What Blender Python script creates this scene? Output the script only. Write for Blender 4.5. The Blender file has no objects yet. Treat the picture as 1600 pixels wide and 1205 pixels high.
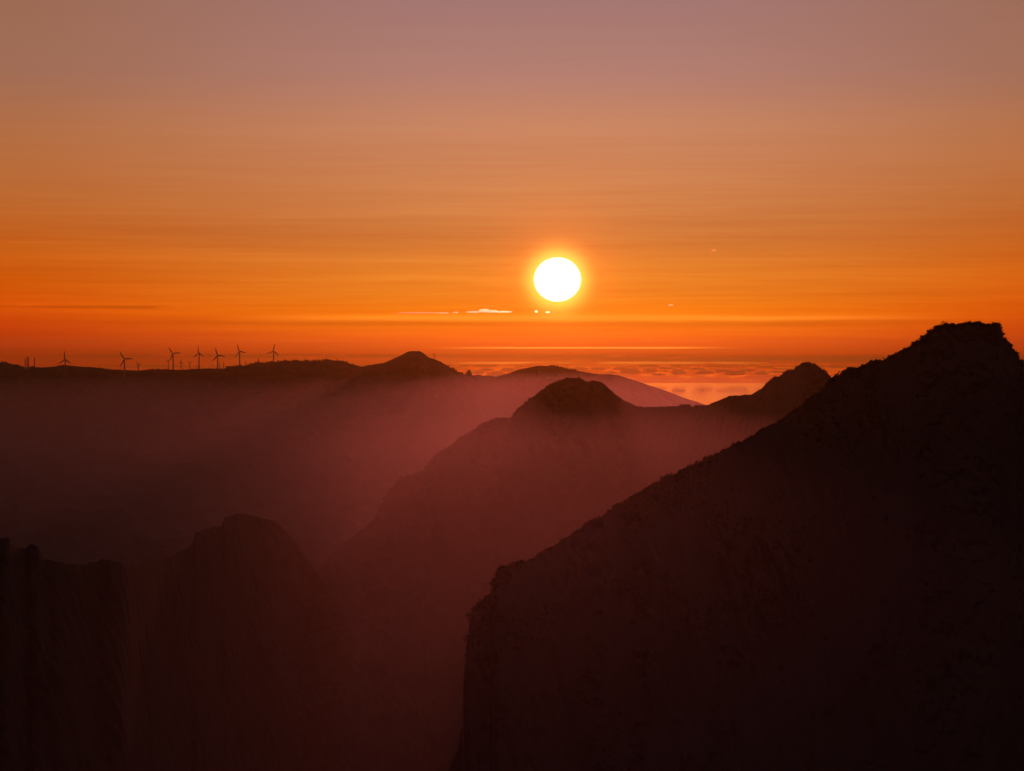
import bpy, math, random
import numpy as np
from mathutils import Vector, Matrix

# ------------------------------------------------------------------ camera
scene = bpy.context.scene
W, H = 1600.0, 1205.0
HFOV = math.radians(24.0)
FPX = (W / 2) / math.tan(HFOV / 2)
CAM = np.array([0.0, 0.0, 700.0])
EYE_ROW = 540.0                       # row of the level line of sight
PITCH = math.atan((H / 2 - EYE_ROW) / FPX)
cam_d = bpy.data.cameras.new("camera")
cam_d.sensor_width = 36.0
cam_d.angle_x = HFOV
cam_d.clip_start = 1.0
cam_d.clip_end = 400000.0
cam = bpy.data.objects.new("camera", cam_d)
scene.collection.objects.link(cam)
cam.location = CAM
cam.rotation_euler = (math.radians(90) - PITCH, 0, 0)
scene.camera = cam

EXPO = 4.0                            # the photograph is exposed for the sun: two stops down
SUN_AZ = math.atan((871 - 800) / FPX)
SUN_EL = math.atan((EYE_ROW - 437) / FPX) 

def srgb(r, g, b):
    f = lambda c: (c / 255 / 12.92) if c / 255 <= 0.04045 else ((c / 255 + 0.055) / 1.055) ** 2.4
    return (f(r), f(g), f(b), 1.0)

# ------------------------------------------------------------------ node maths helper
class NT:
    def __init__(s, tree): s.t = tree; s.n = tree.nodes; s.l = tree.links
    def put(s, sock, v):
        if isinstance(v, bpy.types.NodeSocket): s.l.new(v, sock)
        else: sock.default_value = v
    def m(s, op, *a, clamp=False):
        n = s.n.new('ShaderNodeMath'); n.operation = op; n.use_clamp = clamp
        for i, v in enumerate(a): s.put(n.inputs[i], v)
        return n.outputs[0]
    def mr(s, v, a, b, c=0.0, d=1.0, smooth=True):
        n = s.n.new('ShaderNodeMapRange'); n.interpolation_type = 'SMOOTHSTEP' if smooth else 'LINEAR'
        s.put(n.inputs['Value'], v)
        for k, x in (('From Min', a), ('From Max', b), ('To Min', c), ('To Max', d)): s.put(n.inputs[k], x)
        return n.outputs[0]
    def ramp(s, v, stops, interp='LINEAR'):
        n = s.n.new('ShaderNodeValToRGB'); cr = n.color_ramp; cr.interpolation = interp
        while len(cr.elements) < len(stops): cr.elements.new(0.5)
        for e, (p, c) in zip(cr.elements, stops): e.position = p
        for e, (p, c) in zip(cr.elements, stops): e.position = p; e.color = c
        s.put(n.inputs[0], v)
        return n.outputs[0]
    def mix(s, f, a, b, mode='MIX'):
        n = s.n.new('ShaderNodeMix'); n.data_type = 'RGBA'; n.blend_type = mode; n.clamp_result = False
        s.put(n.inputs[0], f); s.put(n.inputs[6], a); s.put(n.inputs[7], b)
        return n.outputs[2]
    def noise(s, vec, scale, detail=4, rough=0.5):
        n = s.n.new('ShaderNodeTexNoise'); n.inputs['Scale'].default_value = scale
        n.inputs['Detail'].default_value = detail; n.inputs['Roughness'].default_value = rough
        s.put(n.inputs['Vector'], vec)
        return n.outputs[0]
    def comb(s, x, y, z):
        n = s.n.new('ShaderNodeCombineXYZ')
        for i, v in enumerate((x, y, z)): s.put(n.inputs[i], v)
        return n.outputs[0]
    def gauss(s, v, c, w):
        q = s.m('DIVIDE', s.m('SUBTRACT', v, c), w)
        return s.m('EXPONENT', s.m('MULTIPLY', s.m('MULTIPLY', q, q), -1.0))

# ------------------------------------------------------------------ world: sunset sky
world = bpy.data.worlds.new("World")
scene.world = world
world.use_nodes = True
world.node_tree.nodes.clear()
k = NT(world.node_tree)
tc = k.n.new('ShaderNodeTexCoord')
sep = k.n.new('ShaderNodeSeparateXYZ'); k.l.new(tc.outputs['Generated'], sep.inputs[0])
X, Y, Z = sep.outputs
el = k.m('MULTIPLY', k.m('ARCSINE', Z), 180 / math.pi)            # elevation, degrees
az = k.m('SUBTRACT', k.m('MULTIPLY', k.m('ARCTAN2', X, Y), 180 / math.pi), math.degrees(SUN_AZ))
aaz = k.m('ABSOLUTE', az)
def E(row): return math.degrees(math.atan((EYE_ROW - row) / FPX))
def P(e): return (e + 2.0) / 22.0
fe = k.m('DIVIDE', k.m('ADD', el, 2.0), 22.0)
HI = [(P(10.5), srgb(146, 112, 118)), (P(14), srgb(118, 98, 110)), (1.0, srgb(84, 78, 96))]
def stops(rows): return [(P(E(r)), srgb(*c)) for r, c in rows] + HI
centre = k.ramp(fe, stops([
    (690, (150, 44, 0)), (600, (150, 40, 0)), (572, (125, 30, 0)), (555, (150, 44, 0)), (540, (200, 72, 8)), (528, (232, 94, 16)), (510, (243, 112, 14)),
    (490, (250, 124, 12)), (460, (235, 126, 30)), (420, (226, 126, 42)), (370, (205, 118, 56)), (300, (203, 126, 76)),
    (200, (198, 132, 98)), (110, (176, 125, 113)), (0, (162, 118, 114))]))
side = k.ramp(fe, stops([
    (690, (100, 22, 0)), (575, (135, 28, 6)), (556, (130, 26, 2)), (540, (172, 42, 8)), (510, (198, 60, 8)), (480, (212, 76, 6)),
    (440, (210, 88, 8)), (390, (198, 92, 20)), (320, (188, 102, 44)), (220, (180, 110, 66)),
    (120, (160, 108, 84)), (0, (156, 106, 82))]))
fs = k.mr(aaz, 1.5, 14.5)
sky = k.mix(fs, centre, side)
# the sky behind the viewer is dim, grey-violet dusk
back = k.ramp(fe, [(0.0, srgb(40, 22, 24)), (0.4, srgb(56, 34, 38)), (1.0, srgb(42, 34, 46))])
sky = k.mix(k.mr(aaz, 16, 80), sky, back)
# the zenith
sky = k.mix(k.mr(el, 14, 45), sky, srgb(38, 34, 46))
# thin layered bands of high cloud
wob = k.m('MULTIPLY', k.m('SUBTRACT', k.noise(k.comb(k.m('MULTIPLY', az, 0.05), 3.1, 0.0), 4.0, 3), 0.5), 0.35)
ew = k.m('ADD', el, wob)
b1 = k.noise(k.comb(k.m('MULTIPLY', az, 0.05), k.m('MULTIPLY', ew, 2.2), 0.3), 1.4, 5, 0.62)
b2 = k.noise(k.comb(k.m('MULTIPLY', az, 0.12), k.m('MULTIPLY', el, 6.0), 5.7), 1.6, 5, 0.6)
low = k.mr(el, 6.5, -0.2, 0.10, 1.0)
bb = k.m('ADD', k.m('MULTIPLY', k.m('SUBTRACT', b1, 0.5), 0.75), k.m('MULTIPLY', k.m('SUBTRACT', b2, 0.5), 0.55))
sky = k.mix(1.0, sky, k.comb(*[k.m('ADD', 1.0, k.m('MULTIPLY', k.m('MULTIPLY', bb, low), w)) for w in (0.55, 0.95, 1.2)]), 'MULTIPLY')
# named bands: dark veil near the horizon, glowing band above, thin bright streak
n3 = k.noise(k.comb(k.m('MULTIPLY', az, 0.25), k.m('MULTIPLY', el, 3.0), 9.0), 2.0, 4, 0.6)
def band(row, width, amt, a0, a1, a2, a3, cut=(0.35, 0.6)):
    g = k.gauss(k.m('ADD', el, k.m('MULTIPLY', k.m('SUBTRACT', n3, 0.5), width * 0.9)), E(row), width)
    g = k.m('MULTIPLY', g, k.m('MULTIPLY', k.mr(az, a0, a1), k.mr(az, a3, a2)))
    g = k.m('MULTIPLY', g, k.mr(n3, *cut))
    return k.m('MULTIPLY', g, amt)
dark = k.m('ADD', band(561, 0.10, 1.0, -2.5, 3.0, 9.5, 13.0, (0.2, 0.5)), band(556, 0.06, 0.6, -14, -8, 1, 4, (0.3, 0.5)))
dark = k.m('ADD', dark, band(505, 0.07, 0.2, -14, -4, 6, 12, (0.1, 0.4)))
dark = k.m('ADD', dark, band(572, 0.03, 0.7, -14, -8, 6, 9, (0.4, 0.5)))
dark = k.m('ADD', dark, band(480.5, 0.035, 0.30, -13.5, -13.0, -9.5, -9.0, (0.42, 0.56)))
sky = k.mix(dark, sky, srgb(40, 4, 2))
lite = k.m('ADD', band(543.5, 0.017, 1.0, -3.5, -0.5, 2.2, 4.6, (0.30, 0.46)), band(497, 0.07, 0.35, -9, -2, 4, 10, (0.0, 0.3)))
lite = k.m('ADD', lite, band(567, 0.022, 0.5, -3, -1.5, 3, 6, (0.4, 0.55)))
sky = k.mix(1.0, sky, k.mix(lite, (0, 0, 0, 1), srgb(255, 160, 60)), 'ADD')
# broken glowing edges of the cloud layer far out over the sea
n4 = k.noise(k.comb(k.m('MULTIPLY', az, 1.1), k.m('MULTIPLY', el, 9.0), 2.0), 2.2, 5, 0.65)
gl = k.m('MULTIPLY', k.m('MULTIPLY', k.gauss(el, E(583), 0.16), k.mr(n4, 0.50, 0.62)), k.m('MULTIPLY', k.mr(az, -4, -1), k.mr(az, 9, 4)))
sky = k.mix(1.0, sky, k.mix(k.m('MULTIPLY', gl, 0.8), (0, 0, 0, 1), srgb(255, 100, 0)), 'ADD')
gd = k.m('MULTIPLY', k.m('MULTIPLY', k.gauss(el, E(579), 0.13), k.mr(n4, 0.50, 0.36)), 0.75)
sky = k.mix(gd, sky, srgb(60, 12, 6))
# glow round the sun painted into the sky colour, imitating bloom
sd = (math.sin(SUN_AZ) * math.cos(SUN_EL), math.cos(SUN_AZ) * math.cos(SUN_EL), math.sin(SUN_EL))
cr = k.n.new('ShaderNodeVectorMath'); cr.operation = 'CROSS_PRODUCT'
k.l.new(tc.outputs['Generated'], cr.inputs[0]); cr.inputs[1].default_value = sd
ln = k.n.new('ShaderNodeVectorMath'); ln.operation = 'LENGTH'; k.l.new(cr.outputs[0], ln.inputs[0])
dt = k.n.new('ShaderNodeVectorMath'); dt.operation = 'DOT_PRODUCT'
k.l.new(tc.outputs['Generated'], dt.inputs[0]); dt.inputs[1].default_value = sd
ang = k.m('MULTIPLY', k.m('ARCTAN2', ln.outputs['Value'], dt.outputs['Value']), 180 / math.pi)
def glow(col, w, amt, p=1.0):
    g = k.m('EXPONENT', k.m('MULTIPLY', k.m('POWER', k.m('DIVIDE', ang, w), p), -1.0))
    return k.mix(k.m('MULTIPLY', g, amt), (0, 0, 0, 1), col)
for c, w_, a_, p_ in ((srgb(255, 90, 30), 1.6, 0.10, 1.3), ((1, 0.46, 0.06, 1), 0.66, 2.0, 3.2), ((1, .18, 0.03, 1), 1.0, 0.38, 1.7), ((0.6, 0.25, 0.03, 1), 3.6, 0.10, 1.2)):
    sky = k.mix(1.0, sky, glow(c, w_, a_, p_), 'ADD')
nish = k.n.new('ShaderNodeTexSky'); nish.sky_type = 'NISHITA'; nish.sun_disc = False
nish.sun_elevation = SUN_EL; nish.sun_rotation = SUN_AZ
nish.altitude = 700; nish.dust_density = 3.0; nish.air_density = 1.5
bgn = k.n.new('ShaderNodeBackground'); k.l.new(nish.outputs[0], bgn.inputs[0]); bgn.inputs[1].default_value = 0.05
# what the physical sky leaves missing: dust, cloud veil and afterglow
sky = k.mix(1.0, sky, (EXPO, EXPO, EXPO, 1), 'MULTIPLY')
ns = k.mix(1.0, nish.outputs[0], (0.05, 0.05, 0.05, 1), 'MULTIPLY')
sky = k.mix(1.0, sky, ns, 'SUBTRACT')
vm = k.n.new('ShaderNodeVectorMath'); vm.operation = 'MAXIMUM'; k.l.new(sky, vm.inputs[0]); vm.inputs[1].default_value = (0, 0, 0)
sky = vm.outputs[0]
bgc = k.n.new('ShaderNodeBackground'); k.l.new(sky, bgc.inputs[0]); bgc.inputs[1].default_value = 1.0
ad = k.n.new('ShaderNodeAddShader'); k.l.new(bgn.outputs[0], ad.inputs[0]); k.l.new(bgc.outputs[0], ad.inputs[1])
wo = k.n.new('ShaderNodeOutputWorld'); k.l.new(ad.outputs[0], wo.inputs[0])

# ------------------------------------------------------------------ sun lamp
sl = bpy.data.lights.new("sunlight", 'SUN')
sl.energy = 0.7; sl.angle = math.radians(0.5); sl.color = (1.0, 0.155, 0.10)
so = bpy.data.objects.new("sunlight", sl)
scene.collection.objects.link(so)
so.rotation_euler = Vector(sd).to_track_quat('Z', 'Y').to_euler()
so.location = (0, 0, 2000)

scene.view_settings.view_transform = 'Standard'
scene.view_settings.look = 'None'
scene.view_settings.exposure = -math.log2(EXPO)
scene.view_settings.gamma = 1.0
scene.view_settings.use_curve_mapping = False
scene.cycles.use_denoising = True
scene.cycles.max_bounces = 6
scene.cycles.volume_bounces = 1
scene.cycles.volume_step_rate = 1.0

# ------------------------------------------------------------------ helpers
rng = np.random.default_rng(7)
def _hash(ix, iy, seed):
    h = (ix.astype(np.int64) * 374761393 + iy.astype(np.int64) * 668265263 + seed * 1442695041) & 0xffffffff
    h = ((h ^ (h >> 13)) * 1274126177) & 0xffffffff
    return (h ^ (h >> 16)) & 0xffffffff
def gnoise(x, y, seed=0):
    x0 = np.floor(x); y0 = np.floor(y); fx = x - x0; fy = y - y0
    u = fx * fx * fx * (fx * (fx * 6 - 15) + 10); v = fy * fy * fy * (fy * (fy * 6 - 15) + 10)
    def g(ix, iy, dx, dy):
        a = _hash(ix, iy, seed) / 4294967296.0 * 2 * np.pi
        return np.cos(a) * dx + np.sin(a) * dy
    n00 = g(x0, y0, fx, fy); n10 = g(x0 + 1, y0, fx - 1, fy)
    n01 = g(x0, y0 + 1, fx, fy - 1); n11 = g(x0 + 1, y0 + 1, fx - 1, fy - 1)
    return 1.5 * ((n00 * (1 - u) + n10 * u) * (1 - v) + (n01 * (1 - u) + n11 * u) * v)
def fbm(x, y, octs=5, seed=0, gain=0.5):
    r = 0; a = 1.0; f = 1.0
    for i in range(octs):
        r = r + a * gnoise(x * f, y * f, seed + i * 17); a *= gain; f *= 2.03
    return r
def ridged(x, y, octs=5, seed=0):
    r = 0; a = 1.0; f = 1.0; w = 1.0
    for i in range(octs):
        n = 1 - np.abs(gnoise(x * f, y * f, seed + i * 31)); n = n * n
        r = r + a * n * w; w = np.clip(n * 1.2, 0, 1); a *= 0.5; f *= 2.07
    return r / 1.9

def mesh_obj(name, V, F, mat, parent=None, smooth=False):
    me = bpy.data.meshes.new(name)
    V = np.asarray(V, dtype=np.float64)
    if isinstance(F, np.ndarray):
        n, w = F.shape
        me.vertices.add(len(V)); me.vertices.foreach_set('co', V.astype(np.float32).ravel())
        me.loops.add(n * w); me.loops.foreach_set('vertex_index', F.astype(np.int32).ravel())
        me.polygons.add(n)
        me.polygons.foreach_set('loop_start', np.arange(n, dtype=np.int32) * w)
        me.update(calc_edges=True)
    else:
        me.from_pydata([tuple(v) for v in V], [], F); me.update()
    if smooth: me.polygons.foreach_set('use_smooth', np.ones(len(me.polygons), dtype=bool))
    me.materials.append(mat)
    o = bpy.data.objects.new(name, me)
    scene.collection.objects.link(o)
    if parent: o.parent = parent
    return o
def tag(o, label=None, cat=None, group=None, kind=None):
    if label: o['label'] = label
    if cat: o['category'] = cat
    if group: o['group'] = group
    if kind: o['kind'] = kind
    return o
def empty(name, loc):
    o = bpy.data.objects.new(name, None); scene.collection.objects.link(o); o.location = loc
    return o

def ray(px, py):
    """unit-horizontal ray through a point of the picture: (azimuth, tan elevation)"""
    dx = px - W / 2; dz = -(py - H / 2)
    y = FPX * math.cos(PITCH) + dz * math.sin(PITCH)
    z = -FPX * math.sin(PITCH) + dz * math.cos(PITCH)
    return math.atan2(dx, y), z / math.hypot(dx, y)
def at(px, py, dist):
    a, t = ray(px, py)
    return np.array([math.sin(a) * dist, math.cos(a) * dist, CAM[2] + t * dist])
def row_of(p):
    d = np.asarray(p) - CAM
    y = d[1] * math.cos(PITCH) - d[2] * math.sin(PITCH); z = d[1] * math.sin(PITCH) + d[2] * math.cos(PITCH)
    return H / 2 - FPX * z / y

# ------------------------------------------------------------------ materials
def principled(name):
    m = bpy.data.materials.new(name); m.use_nodes = True
    t = NT(m.node_tree); b = m.node_tree.nodes['Principled BSDF']
    return m, t, b
def ground_mat(name, veg, veg2, rock, scale, rock_amt=0.5, bump=1.0):
    m, t, b = principled(name)
    g = t.n.new('ShaderNodeNewGeometry'); pos = g.outputs['Position']
    n1 = t.noise(pos, 0.02 / scale, 6, 0.6); n2 = t.noise(pos, 0.25 / scale, 6, 0.65)
    c = t.mix(t.mr(n2, 0.35, 0.65), veg, veg2)
    sn = t.n.new('ShaderNodeSeparateXYZ'); t.l.new(g.outputs['Normal'], sn.inputs[0])
    steep = t.mr(sn.outputs[2], 0.92, 0.55)
    rk = t.m('MULTIPLY', t.mr(t.m('ADD', t.m('MULTIPLY', n1, 0.6), t.m('ADD', t.m('MULTIPLY', n2, 0.4), t.m('MULTIPLY', steep, 0.22))), 0.56, 0.70), rock_amt)
    c = t.mix(rk, c, rock)
    t.l.new(c, b.inputs['Base Color']); b.inputs['Roughness'].default_value = 0.95
    b.inputs['Specular IOR Level'].default_value = 0.15
    bp = t.n.new('ShaderNodeBump'); bp.inputs['Strength'].default_value = 0.45; bp.inputs['Distance'].default_value = 2.0 * scale * bump
    t.l.new(n2, bp.inputs['Height']); t.l.new(bp.outputs[0], b.inputs['Normal'])
    return m
near_mat = ground_mat("heath_and_rock", (0.030, 0.028, 0.014, 1), (0.055, 0.040, 0.020, 1), (0.15, 0.115, 0.085, 1), 2.0, 0.7)
mid_mat = ground_mat("mountain_slope", (0.035, 0.032, 0.018, 1), (0.060, 0.045, 0.025, 1), (0.12, 0.095, 0.075, 1), 5.0, 0.35)
far_mat = ground_mat("far_slope", (0.040, 0.036, 0.022, 1), (0.060, 0.048, 0.030, 1), (0.11, 0.09, 0.075, 1), 14.0, 0.35)

# ------------------------------------------------------------------ terrain: each ridge is a grid laid along its crest
GRIDS = {}
def ridge(name, pts, slope, slope_b, front, back, nu, nf, nb, crest, amp, wav, mat, seed, label, rw=10.0, floor=60.0, bow=0.0):
    """pts: (px, py, distance) along the crest. crest = (height of the crest's own roughness, its wavelength)."""
    pts = sorted(pts); pa = np.array(pts, float)
    u = np.linspace(pa[0, 0], pa[-1, 0], nu)
    py = np.interp(u, pa[:, 0], pa[:, 1]); ds = np.interp(u, pa[:, 0], pa[:, 2])
    kk = max(3, int(nu * 26 / (pa[-1, 0] - pa[0, 0]))) | 1
    ds = np.convolve(np.pad(ds, kk // 2, 'edge'), np.ones(kk) / kk, 'valid')
    ds = ds * (1 + 0.012 * fbm(u / 120, u * 0 + seed, 2, seed))
    P0 = np.array([at(a, b, c) for a, b, c in zip(u, py, ds)])
    azs = np.arctan2(P0[:, 0], P0[:, 1])
    arc = azs * np.median(ds)
    # roughness of the crest line itself
    zc = P0[:, 2]
    hf = crest[0] * fbm(arc / crest[1], arc * 0 + seed * 3.3, 6, seed + 5, 0.62)
    sf = front * (np.linspace(0, 1, nf) ** 1.5); sb = -back * (np.linspace(0, 1, nb + 1)[1:] ** 1.9)
    S = np.concatenate([sb[::-1], sf])                 # S > 0 towards the viewer
    A = azs[:, None] + 0 * S[None, :]
    R = ds[:, None] - S[None, :]
    R = np.maximum(R, 150.0)
    Xs = np.sin(A) * R; Ys = np.cos(A) * R
    aS = np.abs(S)[None, :] + 0 * R
    sl_ = np.where(S > 0, slope, slope_b)[None, :]
    drop = sl_ * (np.sqrt(aS ** 2 + rw ** 2) - rw)
    nn = ridged(Xs / wav, Ys / wav, 4, seed) - 0.55
    spur = ridged(Xs / (wav * 3.2) + 7, Ys / (wav * 7) + 3, 3, seed + 77) - 0.5
    a_ = np.minimum(amp, 0.42 * drop)
    Zs = zc[:, None] + hf[:, None] * np.exp(-aS / (crest[1] * 0.5)) - drop + a_ * nn * 1.0 + np.minimum(amp * 1.6, 0.40 * drop) * spur
    Zs = Zs + np.minimum(amp * .12, 0.25 * drop + 0.15) * fbm(Xs / (wav * .10), Ys / (wav * .10), 2, seed + 9)
    lo = floor + 22 * fbm(Xs / 700, Ys / 700, 5, 999)
    e = 40.0
    Zs = np.where(Zs > lo + e, Zs, lo + e * np.exp(np.minimum((Zs - lo - e) / e, 0)) - np.maximum(lo - Zs, 0) * 0.35)
    V = np.stack([Xs, Ys, Zs], -1)
    nr = len(S)
    i, j = np.meshgrid(np.arange(nu - 1), np.arange(nr - 1), indexing='ij')
    a = (i * nr + j).ravel()
    F = np.stack([a, a + 1, a + nr + 1, a + nr], 1)
    # normals up
    o = mesh_obj(name, V.reshape(-1, 3), F, mat, smooth=True)
    tag(o, label=label, cat='mountain', kind='structure')
    GRIDS[label] = (u, S, V)
    return V, u, S

A_pts = [(-330, 600, 9300), (-200, 582, 9100), (-90, 576, 9000), (-30, 569, 8900), (0, 567, 8900), (10, 566, 8900), (20, 570, 8900), (28, 569, 8900),
    (38, 575, 8950), (48, 573, 8950), (60, 573.5, 8950), (85, 573, 8950), (100, 570.5, 8950), (120, 572, 8950), (145, 574.5, 9000), (175, 578, 9000),
    (220, 578.5, 9000), (290, 577, 9000), (345, 575.5, 9000), (370, 573, 9000), (385, 570, 9000), (405, 567.5, 9000), (440, 565.5, 9000),
    (500, 565, 9100), (513, 561.5, 9150), (525, 564, 9200), (545, 567, 9200), (565, 573, 9300), (600, 566, 9500), (625, 556, 9600),
    (638, 549.5, 9600), (655, 548.5, 9600), (662, 552, 9600), (670, 559, 9650), (688, 565, 9700), (705, 575, 9800), (722, 584, 9900),
    (735, 587, 10000), (748, 586, 10200), (775, 589, 10800), (795, 584, 11200), (815, 576, 11400), (838, 572, 11500), (870, 573, 11600),
    (905, 580, 11700), (935, 584.5, 11700), (968, 586.5, 11700), (985, 592, 11700), (1020, 604, 11800), (1060, 618, 12000), (1098, 631, 12200),
    (1140, 646, 12500), (1230, 690, 12800)]
ridge("mountain_ridge", A_pts, 0.27, 0.30, 4200, 2600, 1500, 320, 30, (2.6, 90), 120, 900, far_mat, 11,
      "long far ridge carrying the wind farm, falling to the sea", rw=30, floor=70)

E0_pts = [(60, 960, 5600), (120, 905, 5600), (175, 862, 5500), (210, 836, 5500), (235, 845, 5500), (265, 842, 5500), (320, 836, 5500), (380, 832, 5400), (430, 836, 5300),
    (480, 846, 5200), (540, 852, 5200), (620, 870, 5200), (760, 900, 5300)]
ridge("mountain_spur", E0_pts, 0.45, 0.5, 1600, 1200, 600, 80, 20, (6, 120), 60, 420, far_mat, 21,
      "low hazy spur in the valley below the wind farm ridge", rw=20)

C_pts = [(330, 1130, 3700), (430, 1010, 3800), (480, 930, 3900), (510, 876, 4000), (530, 858, 4050), (545, 845, 4100), (565, 830, 4150), (585, 812, 4200),
    (592, 797, 4230), (600, 780, 4260), (610, 765, 4300), (622, 749, 4350), (640, 742, 4400), (663, 735, 4450), (672, 722, 4480), (682, 712, 4500), (705, 698, 4600),
    (720, 684, 4700), (740, 673, 4800), (760, 658, 4900), (778, 653, 4950), (798, 651, 5000), (808, 638, 5050), (820, 627, 5100), (840, 614, 5200), (852, 605, 5250),
    (865, 597, 5300), (885, 591, 5300), (905, 590.5, 5300), (918, 597, 5350), (926, 594.5, 5350), (938, 597, 5400), (950, 605, 5450), (962, 616, 5450), (975, 626, 5450),
    (995, 635, 5300), (1030, 638, 5100), (1075, 633, 4900), (1083, 636, 4850), (1108, 632, 4750), (1125, 624, 4600), (1140, 618.5, 4500), (1158, 620, 4450),
    (1175, 616, 4350), (1190, 607, 4250), (1200, 597, 4200), (1206, 590, 4200), (1218, 588, 4150), (1232, 578, 4100), (1240, 577, 4050), (1252, 568, 4000),
    (1265, 565, 4000), (1275, 570, 4000), (1290, 582, 4000), (1302, 593, 4000), (1340, 620, 4000), (1420, 660, 4000), (1560, 740, 4000)]
ridge("mountain", C_pts, 0.55, 0.5, 2000, 1500, 1500, 360, 30, (3.2, 60), 70, 330, mid_mat, 31,
      "middle mountain with a rounded dome and a small pointed peak, its spur dropping left", rw=8)

E1_pts = [(-330, 800, 1700), (-200, 812, 1750), (-90, 828, 1800), (0, 838, 1800), (15, 843, 1800), (23, 855, 1820), (38, 858, 1850), (48, 850, 1850), (60, 855, 1850), (69, 873, 1870),
    (100, 880, 1900), (130, 882, 1950), (160, 873, 2000), (172, 875, 2000), (200, 882, 2050), (216, 888, 2150), (226, 879, 2200), (250, 875, 2350), (265, 872, 2420), (285, 862, 2520), (300, 853, 2600),
    (306, 833, 2620), (330, 824, 2750), (346, 822, 2820), (352, 808, 2850), (372, 802, 2950), (400, 805, 3050), (430, 815, 3100), (450, 836, 3150), (475, 866, 3150),
    (510, 915, 3100), (560, 990, 3050), (640, 1100, 3000), (760, 1260, 2800)]
ridge("hill", E1_pts, 0.62, 0.6, 900, 900, 1100, 320, 30, (2.6, 40), 45, 190, mid_mat, 41,
      "dark rugged hills low in the left corner", rw=5)

D_pts = [(660, 1420, 900), (690, 1260, 930), (700, 1207, 950), (706, 1186, 955), (715, 1172, 960), (719, 1146, 965), (722, 1138, 970), (723, 1088, 975), (725, 1046, 980), (728, 1036, 985), (729.5, 1000, 990), (732, 992, 995), (733.5, 966, 1000), (740, 955, 1005),
    (752, 947, 1010), (766, 930, 1020), (771, 912, 1025), (770, 903, 1025), (778, 894, 1030), (800, 886, 1050), (830, 875, 1070), (860, 858, 1090), (890, 839, 1110), (920, 818, 1130),
    (950, 800, 1150), (980, 785, 1170), (1010, 766, 1190), (1040, 747, 1210), (1080, 733, 1240), (1110, 716, 1270), (1140, 700, 1290), (1170, 685, 1310), (1200, 668, 1340), (1230, 650, 1360),
    (1250, 638, 1380), (1270, 622, 1400), (1285, 608, 1410), (1300, 594, 1430), (1309, 588, 1440), (1328, 579, 1460), (1345, 577, 1470), (1352, 574, 1480), (1365, 567, 1490), (1382, 567, 1500),
    (1394, 560, 1510), (1420, 544.5, 1525), (1437, 532, 1540), (1440, 529, 1540), (1463, 515, 1550), (1477, 509.5, 1555), (1481, 511, 1555), (1490, 509.5, 1558), (1514, 506.5, 1562), (1540, 509, 1568), (1560, 510, 1572),
    (1564, 514, 1574), (1566, 521, 1575), (1568, 532, 1576), (1572, 535, 1576), (1580, 541, 1580), (1584, 550, 1580), (1589, 555, 1580), (1592, 562, 1580), (1598, 563.5, 1580), (1602, 575, 1580), (1625, 590, 1580),
    (1660, 612, 1560), (1720, 655, 1530), (1900, 720, 1480)]
DV, Du, DS = ridge("near_mountain", D_pts, 0.95, 0.8, 480, 700, 1500, 420, 30, (0.9, 16), 34, 110, near_mat, 51,
      "near dark mountain filling the right, its flat summit dropping to a cliff", rw=2.0)

# land under everything, the summit the viewer stands on, running down to the shore
nr_, na_ = 220, 200
rr = np.concatenate([np.linspace(0, 1200, 90), np.linspace(1200, 16500, nr_ - 90 + 1)[1:]])
aa = np.linspace(-math.pi, math.pi, na_)
A2, R2 = np.meshgrid(aa, rr, indexing='ij')
X2 = np.sin(A2) * R2; Y2 = np.cos(A2) * R2
base = 34 + 26 * fbm(X2 / 900, Y2 / 900, 5, 999) - 120 * np.clip((R2 - 12500) / 3500, 0, 1) ** 1.5
top = 698.3 - 0.72 * (np.sqrt(R2 ** 2 + 12 ** 2) - 12) + np.minimum(40, 0.2 * R2) * (ridged(X2 / 160, Y2 / 160, 5, 66) - 0.7)
Z2 = np.maximum(base, top)
nR = len(rr)
i, j = np.meshgrid(np.arange(na_ - 1), np.arange(nR - 1), indexing='ij'); a = (i * nR + j).ravel()
g = mesh_obj("ground", np.stack([X2, Y2, Z2], -1).reshape(-1, 3), np.stack([a, a + 1, a + nR + 1, a + nR], 1)[:, ::-1].copy(), mid_mat, smooth=True)
tag(g, label="dark valley ground between the mountains", cat="ground", kind="structure")

# sea
SEA_R = 45000.0
m, t, b = principled("sea_water")
b.inputs['Base Color'].default_value = (0.012, 0.016, 0.02, 1); b.inputs['Roughness'].default_value = 0.22
b.inputs['IOR'].default_value = 1.33; b.inputs['Specular IOR Level'].default_value = 0.10
ge = t.n.new('ShaderNodeNewGeometry')
mp = t.n.new('ShaderNodeMapping'); mp.inputs['Scale'].default_value = (0.0006, 0.00016, 1); t.l.new(ge.outputs['Position'], mp.inputs[0])
nz = t.noise(mp.outputs[0], 1.0, 6, 0.6)
t.l.new(t.mr(nz, 0.35, 0.7, 0.04, 0.09), b.inputs['Roughness'])
bp = t.n.new('ShaderNodeBump'); bp.inputs['Strength'].default_value = 0.02; bp.inputs['Distance'].default_value = 10.0
t.l.new(nz, bp.inputs['Height']); t.l.new(bp.outputs[0], b.inputs['Normal'])
n = 256; th = np.linspace(0, 2 * np.pi, n, endpoint=False)
V = np.concatenate([[[0, 0, 0]], np.stack([np.sin(th) * SEA_R, np.cos(th) * SEA_R, th * 0], 1)])
F = np.array([[0, 1 + (q + 1) % n, 1 + q] for q in range(n)])
o = mesh_obj("water", V, F, m); tag(o, label="sea catching the orange sky beyond the mountains", cat="sea", kind="structure")

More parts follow.
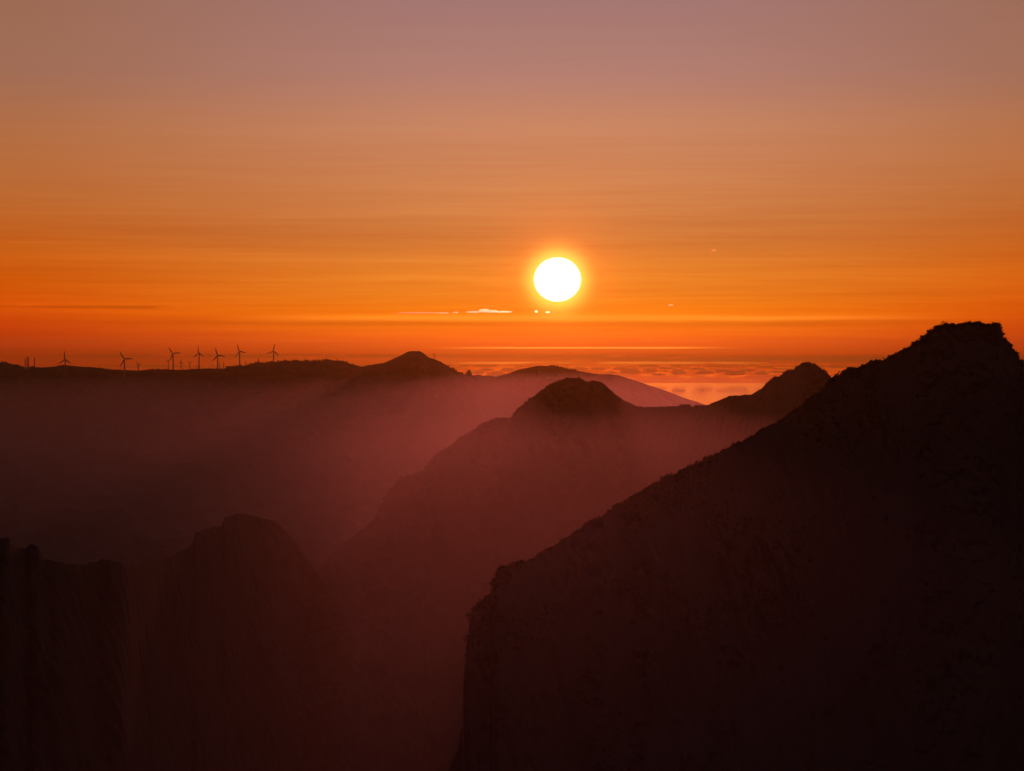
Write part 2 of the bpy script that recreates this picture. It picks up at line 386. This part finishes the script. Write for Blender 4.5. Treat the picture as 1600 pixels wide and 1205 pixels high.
# ------------------------------------------------------------------ sun (a ball of glowing gas, no surface)
SD = 70000.0
bpy.ops.mesh.primitive_uv_sphere_add(segments=64, ring_count=32, radius=SD * 37.0 / FPX, location=tuple(CAM + np.array(sd) * SD))
sun = bpy.context.object; sun.name = "sun"; sun.scale = (1, 1, 0.94)
m = bpy.data.materials.new("sun_glow"); m.use_nodes = True; m.node_tree.nodes.clear()
t = NT(m.node_tree); em = t.n.new('ShaderNodeEmission'); em.inputs[0].default_value = (1.0, 0.82, 0.42, 1); em.inputs[1].default_value = 0.03
ou = t.n.new('ShaderNodeOutputMaterial'); t.l.new(em.outputs[0], ou.inputs['Volume'])
sun.data.materials.append(m)
tag(sun, "blazing white sun standing low over the orange horizon", "sun")

# ------------------------------------------------------------------ haze
def volume_box(name, x0, x1, y0, y1, z0, z1, density, color, g, label, cat):
    V = [(x, y, z) for x in (x0, x1) for y in (y0, y1) for z in (z0, z1)]
    F = [(0, 1, 3, 2), (4, 6, 7, 5), (0, 4, 5, 1), (2, 3, 7, 6), (0, 2, 6, 4), (1, 5, 7, 3)]
    m = bpy.data.materials.new(name + "_air"); m.use_nodes = True; m.node_tree.nodes.clear()
    t = NT(m.node_tree); pv = t.n.new('ShaderNodeVolumePrincipled')
    pv.inputs['Density'].default_value = density; pv.inputs['Color'].default_value = color; pv.inputs['Anisotropy'].default_value = g
    ou = t.n.new('ShaderNodeOutputMaterial'); t.l.new(pv.outputs[0], ou.inputs['Volume'])
    m.cycles.homogeneous_volume = True
    o = mesh_obj(name, V, F, m); tag(o, label, cat, kind='stuff')
    return o
volume_box("haze", -46000, 46000, -46000, 46000, -41, 800, 1.0e-5, (0.95, 0.68, 0.14, 1), 0.86, "thin warm evening haze in the air over sea and mountains", "haze")

volume_box("valley_mist", -9000, 9000, 2600, 9900, -40, 592, 3.7e-5, (0.95, 0.76, 0.99, 1), 0.895, "faint mist filling the valleys between the ridges", "mist")
volume_box("flank_flare_veil", -120, 250, 150, 1898, -39, 648, 6.2e-5, (0.95, 0.72, 0.8, 1), 0.9, "added veil of air imitating lens flare over the near mountain's left flank", "mist")  # added box of scattering air, brightens the near slope like veiling flare

# ------------------------------------------------------------------ clouds low over the sea (dense vapour, lit from behind)
def cloud_mat(name, dens, g, col):
    m = bpy.data.materials.new(name); m.use_nodes = True; m.node_tree.nodes.clear()
    t = NT(m.node_tree); pv = t.n.new('ShaderNodeVolumePrincipled')
    pv.inputs['Density'].default_value = dens; pv.inputs['Color'].default_value = col; pv.inputs['Anisotropy'].default_value = g
    ou = t.n.new('ShaderNodeOutputMaterial'); t.l.new(pv.outputs[0], ou.inputs['Volume'])
    m.cycles.homogeneous_volume = True
    return m
cloud_dark = cloud_mat("cloud_vapour", 0.02, 0.86, (0.55, 0.32, 0.2, 1))
cloud_thin = cloud_mat("cloud_wisp", 0.005, 0.965, (0.98, 0.98, 0.9, 1))
def lump(c, sx, sy, sz, seed, nth=40, nph=14):
    """one lumpy cloud: flat base, billowed top"""
    th = np.linspace(0, 2 * np.pi, nth, endpoint=False); ph = np.linspace(-np.pi / 2, np.pi / 2, nph)
    V = []; 
    T, Pp = np.meshgrid(th, ph, indexing='ij')
    x = np.cos(T) * np.cos(Pp); y = np.sin(T) * np.cos(Pp); z = np.sin(Pp)
    d = 1 + 0.55 * fbm(x * 1.9 * max(1.5, sx / 320) + seed * 5.1 + z, z * 1.6 + y * 1.5 + seed, 4, seed)
    z = np.where(z < 0, z * 0.45, z)
    V = np.stack([x * sx * (1 + (d - 1) * 0.35), y * sy, z * sz * d], -1).reshape(-1, 3) + np.asarray(c)
    i, j = np.meshgrid(np.arange(nth), np.arange(nph - 1), indexing='ij')
    a = (i * nph + j).ravel(); b2 = (((i + 1) % nth) * nph + j).ravel()
    return V, np.stack([a, b2, b2 + 1, a + 1], 1)
GRP = "small low clouds over the sea horizon"
rnd = random.Random(5)
clouds = []
def cloud_obj(name, mat, px, py, dist, wpx, hpx, seed):
    c = at(px, py, dist); s = dist / FPX
    V, F = lump((0, 0, 0), wpx * s / 2, max(wpx * s * 0.4, 150), hpx * s / 2 * 1.5, seed)
    o = mesh_obj(name, V, F, mat); o.location = c
    return o
spots = [(775, 586, 34, 7), (760, 578, 24, 3), (793, 579, 26, 5), (748, 583, 18, 5), (830, 581, 20, 4), (905, 577, 30, 4), (935, 577, 26, 3), (968, 577, 28, 3.5), (985, 582, 34, 8), (1016, 580, 26, 6),
         (1060, 583, 26, 7), (1040, 576, 30, 3), (1091, 577, 26, 3.5), (1100, 583, 32, 5), (1128, 580, 24, 4), (1150, 584, 40, 6), (1166, 579, 22, 3), (1190, 584, 26, 4.2), (1215, 582, 26, 3), (955, 583, 22, 4), (1030, 586, 24, 3), (1320, 581, 16, 2.5), (870, 574, 0.1, 0.1)][:-1]
for q, (px, py, w_, h_) in enumerate(spots):
    o = cloud_obj("cloud", cloud_dark, px, py, 46800 + (q % 5) * 300, w_, h_ * 1.25, q + 3)
    where = ("over the saddle left of the far dome" if px < 800 else "grazing the left flank of the far dome" if px < 850 else "just above the right shoulder of the far dome" if px < 960 else
             "over the sea right of the far dome" if px < 1060 else "low over the open sea in the gap" if px < 1120 else "at the right side of the open sea gap" if px < 1140 else "above the saddle left of the pointed peak" if px < 1230 else "right of the pointed peak")
    size = "largest " if w_ * h_ > 230 else "broad " if w_ >= 30 else "mid-sized " if h_ >= 4 else ("thin small " if w_ > 23 else "tiny ")
    tag(o, size + "dark cloud " + where + (", upper row" if py < 579.5 else ", lowest of three" if py > 585.5 and 1000 < px < 1100 else ""), "cloud", GRP)
wisps = [(712, 488.5, 10, 1.2), (650, 489, 60, 1.0), (690, 489.5, 26, 1.2), (740, 488, 24, 1.8), (757, 486.6, 20, 4.2), (768, 487.4, 24, 3.0), (786, 487.8, 26, 2.0), (838, 487.5, 5, 2.6), (856, 488.3, 6, 2.2), (1048, 477, 8, 1.4), (1115, 391.5, 7, 1.0)]
WL = ["short faint fleck of cloud between the long streak and the bright wisp", "long thin faint streak of cloud left of the bright wisp", "thin faint streak of cloud joining the long one on its right",
      "pointed left tail of the bright wisp below left of the sun", "brightest puffed wisp of cloud below left of the sun", "bright ragged wisp right of the brightest one", "thin right tail of the bright wisp, nearest the sun",
      "left one of two bright specks of cloud right under the sun", "right one of two bright specks of cloud right under the sun", "tiny bright streak of cloud well right of the sun, low", "tiny bright streak of cloud high at right of the sun"]
for q, (px, py, w_, h_) in enumerate(wisps):
    o = cloud_obj("cloud_wisp", cloud_thin, px, py, 58000 + q * 500, w_, h_ * 1.2, q + 60)
    tag(o, WL[q], "cloud", "bright cloud wisps near the sun")

# ------------------------------------------------------------------ wind turbines
def flat_mat(name, col, rough=0.5, metal=0.0):
    m, t, b = principled(name)
    g = t.n.new('ShaderNodeNewGeometry'); n1 = t.noise(g.outputs['Position'], 0.4, 4, 0.6)
    t.l.new(t.mix(t.mr(n1, 0.3, 0.7), tuple(c * 0.85 for c in col[:3]) + (1,), tuple(min(1, c * 1.1) for c in col[:3]) + (1,)), b.inputs['Base Color'])
    b.inputs['Roughness'].default_value = rough; b.inputs['Metallic'].default_value = metal
    return m
white = flat_mat("painted_steel", (0.34, 0.33, 0.32))
steel = flat_mat("galvanised_steel", (0.13, 0.13, 0.13), 0.7, 0.0)
def frustum(p0, p1, r0, r1, n=12, cap=True):
    p0 = np.array(p0, float); p1 = np.array(p1, float); d = p1 - p0; d /= np.linalg.norm(d)
    up = np.array([0, 0, 1.0]) if abs(d[2]) < 0.9 else np.array([1.0, 0, 0])
    a = np.cross(d, up); a /= np.linalg.norm(a); b = np.cross(d, a)
    V = [p0 + r0 * (a * math.cos(q) + b * math.sin(q)) for q in np.linspace(0, 2 * math.pi, n, endpoint=False)]
    V += [p1 + r1 * (a * math.cos(q) + b * math.sin(q)) for q in np.linspace(0, 2 * math.pi, n, endpoint=False)]
    F = [[q, (q + 1) % n, n + (q + 1) % n, n + q] for q in range(n)]
    if cap: F += [list(range(n))[::-1], list(range(n, 2 * n))]
    return V, F
def join(parts):
    V = []; F = []
    for v, f in parts:
        F += [[q + len(V) for q in x] for x in f]; V += list(v)
    return V, F
def box(x0, x1, y0, y1, z0, z1):
    V = [(x, y, z) for x in (x0, x1) for y in (y0, y1) for z in (z0, z1)]
    return V, [[0, 1, 3, 2], [4, 6, 7, 5], [0, 4, 5, 1], [2, 3, 7, 6], [0, 2, 6, 4], [1, 5, 7, 3]]
HUB, RAD = 60.0, 34.0
def blade_mesh():
    # root at the hub, tip at +Z; airfoil sections that swell, taper and twist
    secs = [(1.0, 1.3, 1.1, 0), (4.0, 1.6, 0.9, 10), (8.0, 2.6, 0.6, 12), (16.0, 2.2, 0.42, 7), (25.0, 1.6, 0.3, 3), (32.0, 1.05, 0.2, 0), (RAD, 0.4, 0.1, 0)]
    V = []; F = []; n = 10
    for z, c, h, tw in secs:
        for q in range(n):
            a = 2 * math.pi * q / n; x = c * math.cos(a) - (0.3 * c if z > 5 else 0); y = h * math.sin(a); tw_ = math.radians(tw)
            V.append((x * math.cos(tw_) - y * math.sin(tw_), x * math.sin(tw_) + y * math.cos(tw_), z))
    for s_ in range(len(secs) - 1):
        for q in range(n): F.append([s_ * n + q, s_ * n + (q + 1) % n, (s_ + 1) * n + (q + 1) % n, (s_ + 1) * n + q])
    F += [list(range(n))[::-1], list(range((len(secs) - 1) * n, len(secs) * n))]
    return V, F
def make_turbine():
    r = empty("wind_turbine", (0, 0, 0))
    V, F = join([frustum((0, 0, -6), (0, 0, HUB - 1.6), 2.9, 1.9, 20), frustum((0, 0, -6), (0, 0, 0.6), 4.6, 4.2, 20)])
    mesh_obj("tower", V, F, white, r)
    V, F = join([frustum((0, -2.6, HUB), (0, 7.5, HUB + 0.3), 1.9, 1.5, 14), box(-1.1, 1.1, 2, 6.5, HUB + 1.2, HUB + 2.3)])
    mesh_obj("nacelle", V, F, white, r)
    h = mesh_obj("hub", *join([frustum((0, 0, 0), (0, -2.4, 0), 1.7, 1.5, 14), frustum((0, -2.4, 0), (0, -3.9, 0), 1.5, 0.3, 14)]), white, r)
    h.location = (0, -2.6, HUB)
    V, F = blade_mesh()
    for q in range(3):
        b_ = mesh_obj("blade", V, F, white, r); b_.location = (0, -3.9, HUB)
        b_.rotation_euler = (0, math.radians(120 * q), 0)
    return r
def tree_copy(o, par=None):
    c = o.copy(); scene.collection.objects.link(c); c.parent = par
    for ch in o.children: tree_copy(ch, c)
    return c
AG = GRIDS["long far ridge carrying the wind farm, falling to the sea"]
def stand(px, base_row=None, back=0.0):
    """point on the far ridge seen at column px: on the crest, or lower on the near slope at base_row"""
    u, S, V = AG
    i = int(np.argmin(np.abs(u - px))); j0 = int(np.argmin(np.abs(S)))
    if back: 
        return V[i, int(np.argmin(np.abs(S + back)))]
    if base_row is None: return V[i, j0]
    for j in range(j0, len(S)):
        if row_of(V[i, j]) >= base_row: return V[i, j]
    return V[i, j0]
# px, hub row, base row (None: on the crest), rotor radius in px, blade angle (clockwise from up), yaw, label
T = [
 (102.3, 562.0, 587, 14.0, 0, 28, "tall wind turbine, one blade straight up, leftmost of the row, foot below the skyline"),
 (195.0, 561.5, 589, 14.5, -30, 8, "tall wind turbine alone left of the cluster, one blade pointing right"),
 (270.5, 553.0, None, 12.6, -35, 8, "tall wind turbine at left end of the four close ones, blade pointing up left"),
 (311.0, 552.5, None, 12.3, -2, 38, "tall wind turbine with its narrow rotor turned partly sideways, one blade upright"),
 (340.5, 555.5, None, 12.8, -18, 4, "tall wind turbine with the lowest hub of the four close ones"),
 (374.5, 549.5, None, 12.3, -18, 30, "tall wind turbine where the ridge starts to climb, right of the cluster"),
 (427.5, 549.0, None, 12.0, 10, 12, "tall wind turbine at the right end of the row, standing highest on the ridge"),
 (216.3, 569.5, None, 5.6, -30, 30, "small wind turbine just right of the solitary big one"),
 (263.5, 565.0, None, 4.4, 60, 10, "small wind turbine tucked close left of a tall one"),
 (282.5, 566.0, None, 4.6, 5, 20, "small wind turbine between the first two tall ones of the cluster, one blade up"),
 (296.5, 567.5, None, 4.3, 60, 15, "small wind turbine with its rotor in a Y shape left of the narrow tall one"),
 (307.5, 572.0, None, 2.8, 20, 60, "tiniest wind turbine, hard against the foot of the narrow tall one"),
 (343.6, 568.0, None, 3.6, 0, 65, "small wind turbine close right of the lowest tall one"),
]
proto = make_turbine()
for q, (px, hr, br, rp, ang_, yaw, lab) in enumerate(T):
    o = proto if q == 0 else tree_copy(proto)
    p = stand(px, br); d = math.hypot(p[0], p[1])
    hubz = at(px, hr, d)[2]; s = rp * d / FPX / RAD; sz = (hubz - p[2]) / HUB
    o.location = p; o.scale = (s, s, s)
    o.rotation_euler = (0, 0, -math.radians(yaw) - math.atan2(p[0], p[1]))
    # tower length differs between machines: stretch the tower, lift the head
    for ch in o.children:
        kname = ch.name.split('.')[0]
        fat = 1.6 if rp < 7 else 1.0
        if kname == "tower": ch.scale = (fat, fat, sz / s)
        else:
            ch.location.z += HUB * (sz / s - 1)
            if kname == "blade":
                ch.rotation_euler = (0, ch.rotation_euler[1] + math.radians(ang_), 0); ch.scale = (fat, fat, 1)
    tag(o, lab, "wind turbine", "wind turbines on the far ridge")

# masts
def mast(px, top_row, base_row, rpx, label, drums=0, group="masts on the far ridge", seed=0):
    p = stand(px, base_row); d = math.hypot(p[0], p[1]); h = at(px, top_row, d)[2] - p[2]; r = rpx * d / FPX
    o = empty("radio_mast", p)
    legs = []
    for sx, sy in ((-1, -1), (1, -1), (0, 1.2)):
        legs.append(frustum((sx * r, sy * r, -2), (sx * r * 0.6, sy * r * 0.6, h * 0.93), r * 0.42, r * 0.42, 6))
    nn_ = max(5, int(h / (3.2 * r)))
    for q in range(nn_):
        z0, z1 = h * 0.92 * q / nn_, h * 0.92 * (q + 1) / nn_; f = lambda z: 1 - 0.4 * z / h
        C3 = [(-1, -1), (1, -1), (0, 1.2)]
        for w in range(3):
            a1, b1_ = C3[w], C3[(w + 1) % 3]
            legs.append(frustum((a1[0] * r * f(z0), a1[1] * r * f(z0), z0), (b1_[0] * r * f(z1), b1_[1] * r * f(z1), z1), r * 0.14, r * 0.14, 4))
    mesh_obj("lattice", *join(legs), steel, o)
    mesh_obj("antenna", *frustum((0, 0, h * 0.9), (0, 0, h), r * 0.14, r * 0.06, 8), steel, o)
    rr_ = random.Random(seed)
    for q in range(drums):
        z = h * (0.62 + 0.28 * q / max(1, drums)); sgn = 1 if q % 2 else -1
        mesh_obj("dish", *join([frustum((sgn * r * 1.0, -r * 1.1, z), (sgn * r * 1.0, -r * 1.9, z), r * 0.62, r * 0.5, 14), frustum((0, 0, z), (sgn * r, -r * 1.1, z), r * .15, r * .15, 6)]), white, o)
    return tag(o, label, "mast", group)
mast(39.3, 559, 577, 0.6, "left mast of the tight group of three beside the white dome", 2)
mast(42.2, 555.5, 577, 0.6, "middle mast of the tight group of three, the tallest with a fine tip", 3)
mast(44.8, 557.0, 577, 0.6, "right mast of the tight group of three above the white dome", 2)
mast(53.7, 557.5, 581.5, 0.65, "single radio mast just right of the dome and its three masts", 2)
mast(350.0, 566.0, None, 0.5, "thin low mast between the lowest tall turbine and the trees", 0)
mast(383.5, 563.5, None, 0.4, "thin mast right of the turbine where the ridge climbs", 0)
mast(403.4, 558.5, None, 0.4, "thin bare mast midway before the last turbine on the right", 0)
mast(678.0, 551.0, None, 0.4, "lone thin mast on the right shoulder of the flat topped summit", 0)
# radome
p = stand(42, 578.5); d = math.hypot(p[0], p[1]); r = 3.6 * d / FPX
V, F = [], []
nt, npn = 24, 10
for jj in range(npn + 1):
    ph = math.radians(-35 + 125 * jj / npn)
    for q in range(nt):
        a = 2 * math.pi * q / nt; V.append((math.cos(a) * math.cos(ph) * r, math.sin(a) * math.cos(ph) * r, math.sin(ph) * r + r * 0.6))
for jj in range(npn):
    for q in range(nt): F.append([jj * nt + q, jj * nt + (q + 1) % nt, (jj + 1) * nt + (q + 1) % nt, (jj + 1) * nt + q])
rd = empty("radome", p)
mesh_obj("dome", V, F, white, rd, smooth=True)
mesh_obj("base_ring", *frustum((0, 0, -3), (0, 0, r * 0.12), r * 0.84, r * 0.84, 24), steel, rd)
tag(rd, "pale round dome at the foot of the three masts on the ridge", "radome")

# ------------------------------------------------------------------ rock pinnacle on the far ridge
p = stand(731, None); d = math.hypot(p[0], p[1]); s = d / FPX
V = []; F = []; nt, npn = 28, 16
for jj in range(npn):
    f = jj / (npn - 1)
    for q in range(nt):
        a = 2 * math.pi * q / nt
        w_ = np.interp(f, [0, .35, .6, .85, 1], [8.5, 6.2, 4.2, 2.4, 0.6]) * s * (1 + 0.22 * float(fbm(np.array([math.cos(a) * 1.5 + f * 3]), np.array([math.sin(a) * 1.5]), 4, 8)[0]))
        V.append((math.cos(a) * w_ + 1.5 * s * f, math.sin(a) * w_, (f * 13.0 - 5) * s))
for jj in range(npn - 1):
    for q in range(nt): F.append([jj * nt + q, jj * nt + (q + 1) % nt, (jj + 1) * nt + (q + 1) % nt, (jj + 1) * nt + q])
F.append(list(range((npn - 1) * nt, npn * nt)))
o = mesh_obj("rock_pinnacle", V, F, far_mat); o.location = p
tag(o, "small pointed rock pinnacle in the saddle between the two far summits", "rock")

# ------------------------------------------------------------------ scrub and trees too many to count
leaf, t, b = principled("scrub_leaves")
g = t.n.new('ShaderNodeNewGeometry'); n1 = t.noise(g.outputs['Position'], 0.5, 4, 0.6)
t.l.new(t.mix(t.mr(n1, 0.35, 0.65), (0.040, 0.042, 0.018, 1), (0.085, 0.075, 0.035, 1)), b.inputs['Base Color']); b.inputs['Roughness'].default_value = 0.9
b.inputs['Specular IOR Level'].default_value = 0.1
def clumps(centres, sizes, nleaf, leaf_f, seed):
    r = np.random.default_rng(seed); n = len(centres)
    d = r.normal(size=(n, nleaf, 3)); d /= np.linalg.norm(d, axis=2, keepdims=True)
    rad = r.random((n, nleaf, 1)) ** 0.4
    wob_ = 1 + 0.35 * np.sin(d[..., :1] * 4 + r.random((n, 1, 1)) * 6) * np.cos(d[..., 1:2] * 3 + r.random((n, 1, 1)) * 6)
    c = centres[:, None, :] + d * rad * wob_ * sizes[:, None, :]
    a = r.normal(size=(n, nleaf, 3)); a /= np.linalg.norm(a, axis=2, keepdims=True)
    bvec = np.cross(a, r.normal(size=(n, nleaf, 3))); bvec /= np.linalg.norm(bvec, axis=2, keepdims=True)
    sc = (sizes.mean(1)[:, None, None] * leaf_f) * (0.6 + 0.8 * r.random((n, nleaf, 1)))
    V = np.stack([c - a * sc, c + bvec * sc * 0.7, c + a * sc, c - bvec * sc * 0.7], 2).reshape(-1, 3)
    return V, np.arange(len(V)).reshape(-1, 4)
# heath on the near mountain: thick along the crest, thinner down the slope
r = np.random.default_rng(3)
j0 = int(np.argmin(np.abs(DS)))
N1 = 2600
ii = np.clip(r.integers(0, len(Du), N1), 0, len(Du) - 1); keep = Du[ii] > 795
dens = fbm(Du[ii] / 14.0, Du[ii] * 0, 3, 4) + 0.5 + 0.9 * (Du[ii] > 1290)
keep &= r.random(N1) < np.clip(dens, 0.1, 1)
c1 = DV[ii[keep], np.clip(j0 + r.integers(-2, 5, keep.sum()), 0, len(DS) - 1)]
big = np.where(Du[ii[keep]] > 1290, 1.25, 0.7)[:, None]
s1 = (0.55 + 1.1 * r.random((len(c1), 1)) ** 2) * big * np.array([[1.15, 1.15, 0.85]])
N2 = 15000
ii = r.integers(0, len(Du), N2); jj = j0 + (r.random(N2) ** 1.2 * (len(DS) - j0 - 1)).astype(int)
c2 = DV[ii, jj]; kp = (fbm(c2[:, 0] / 55, c2[:, 2] / 38, 4, 12) > 0.12) & (c2[:, 2] > 350); c2 = c2[kp]
s2 = (0.7 + 1.3 * r.random((len(c2), 1)) ** 2) * np.array([[1.2, 1.2, 0.8]])
cc = np.concatenate([c1, c2]); ss = np.concatenate([s1, s2]); cc = cc + np.array([0, 0, 0.2]) * ss
V, F = clumps(cc, ss, 26, 0.34, 5)
o = mesh_obj("scrub", V, F, leaf); tag(o, "dark heath and low bushes covering the near mountain", "scrub", kind="stuff")
# trees and bushes on the far ridge
u, S, AV = AG; j0 = int(np.argmin(np.abs(S)))
C = []; Sz = []
for lo_, hi_, n_, z_ in ((352, 378, 34, 3.2), (385, 470, 70, 3.0), (470, 512, 26, 3.2), (525, 552, 22, 2.6), (855, 905, 40, 3.4), (0, 60, 18, 2.4), (150, 350, 50, 1.6), (700, 728, 14, 3.0)):
    for _ in range(n_):
        i = int(np.argmin(np.abs(u - (lo_ + (hi_ - lo_) * r.random())))); C.append(AV[i, j0 + int(r.integers(-1, 3))]); s = z_ * (0.6 + 0.9 * r.random() ** 2); Sz.append((s * 1.3, s * 1.3, s * 1.25))
C = np.array(C); Sz = np.array(Sz); C[:, 2] += Sz[:, 2] * 0.3
V, F = clumps(C, Sz, 30, 0.36, 6)
o = mesh_obj("treeline", V, F, leaf); tag(o, "distant trees and bushes dotted along the far ridge crest", "trees", kind="stuff")
# bushes on the middle mountain's skyline
u, S, CV = GRIDS["middle mountain with a rounded dome and a small pointed peak, its spur dropping left"]; j0 = int(np.argmin(np.abs(S)))
C = []; Sz = []
for lo_, hi_, n_, z_ in ((1060, 1100, 40, 2.2), (1195, 1300, 80, 1.5), (600, 860, 160, 1.9), (700, 710, 8, 2.2), (860, 1060, 40, 1.3)):
    for _ in range(n_):
        i = int(np.argmin(np.abs(u - (lo_ + (hi_ - lo_) * r.random())))); C.append(CV[i, j0 + int(r.integers(-1, 4))]); s = z_ * (0.5 + 0.9 * r.random() ** 2); Sz.append((s * 1.3, s * 1.3, s))
C = np.array(C); Sz = np.array(Sz); C[:, 2] += Sz[:, 2] * 0.2
V, F = clumps(C, Sz, 24, 0.36, 7)
o = mesh_obj("bushes", V, F, leaf); tag(o, "bushes breaking the skyline of the middle mountain", "bushes", kind="stuff")
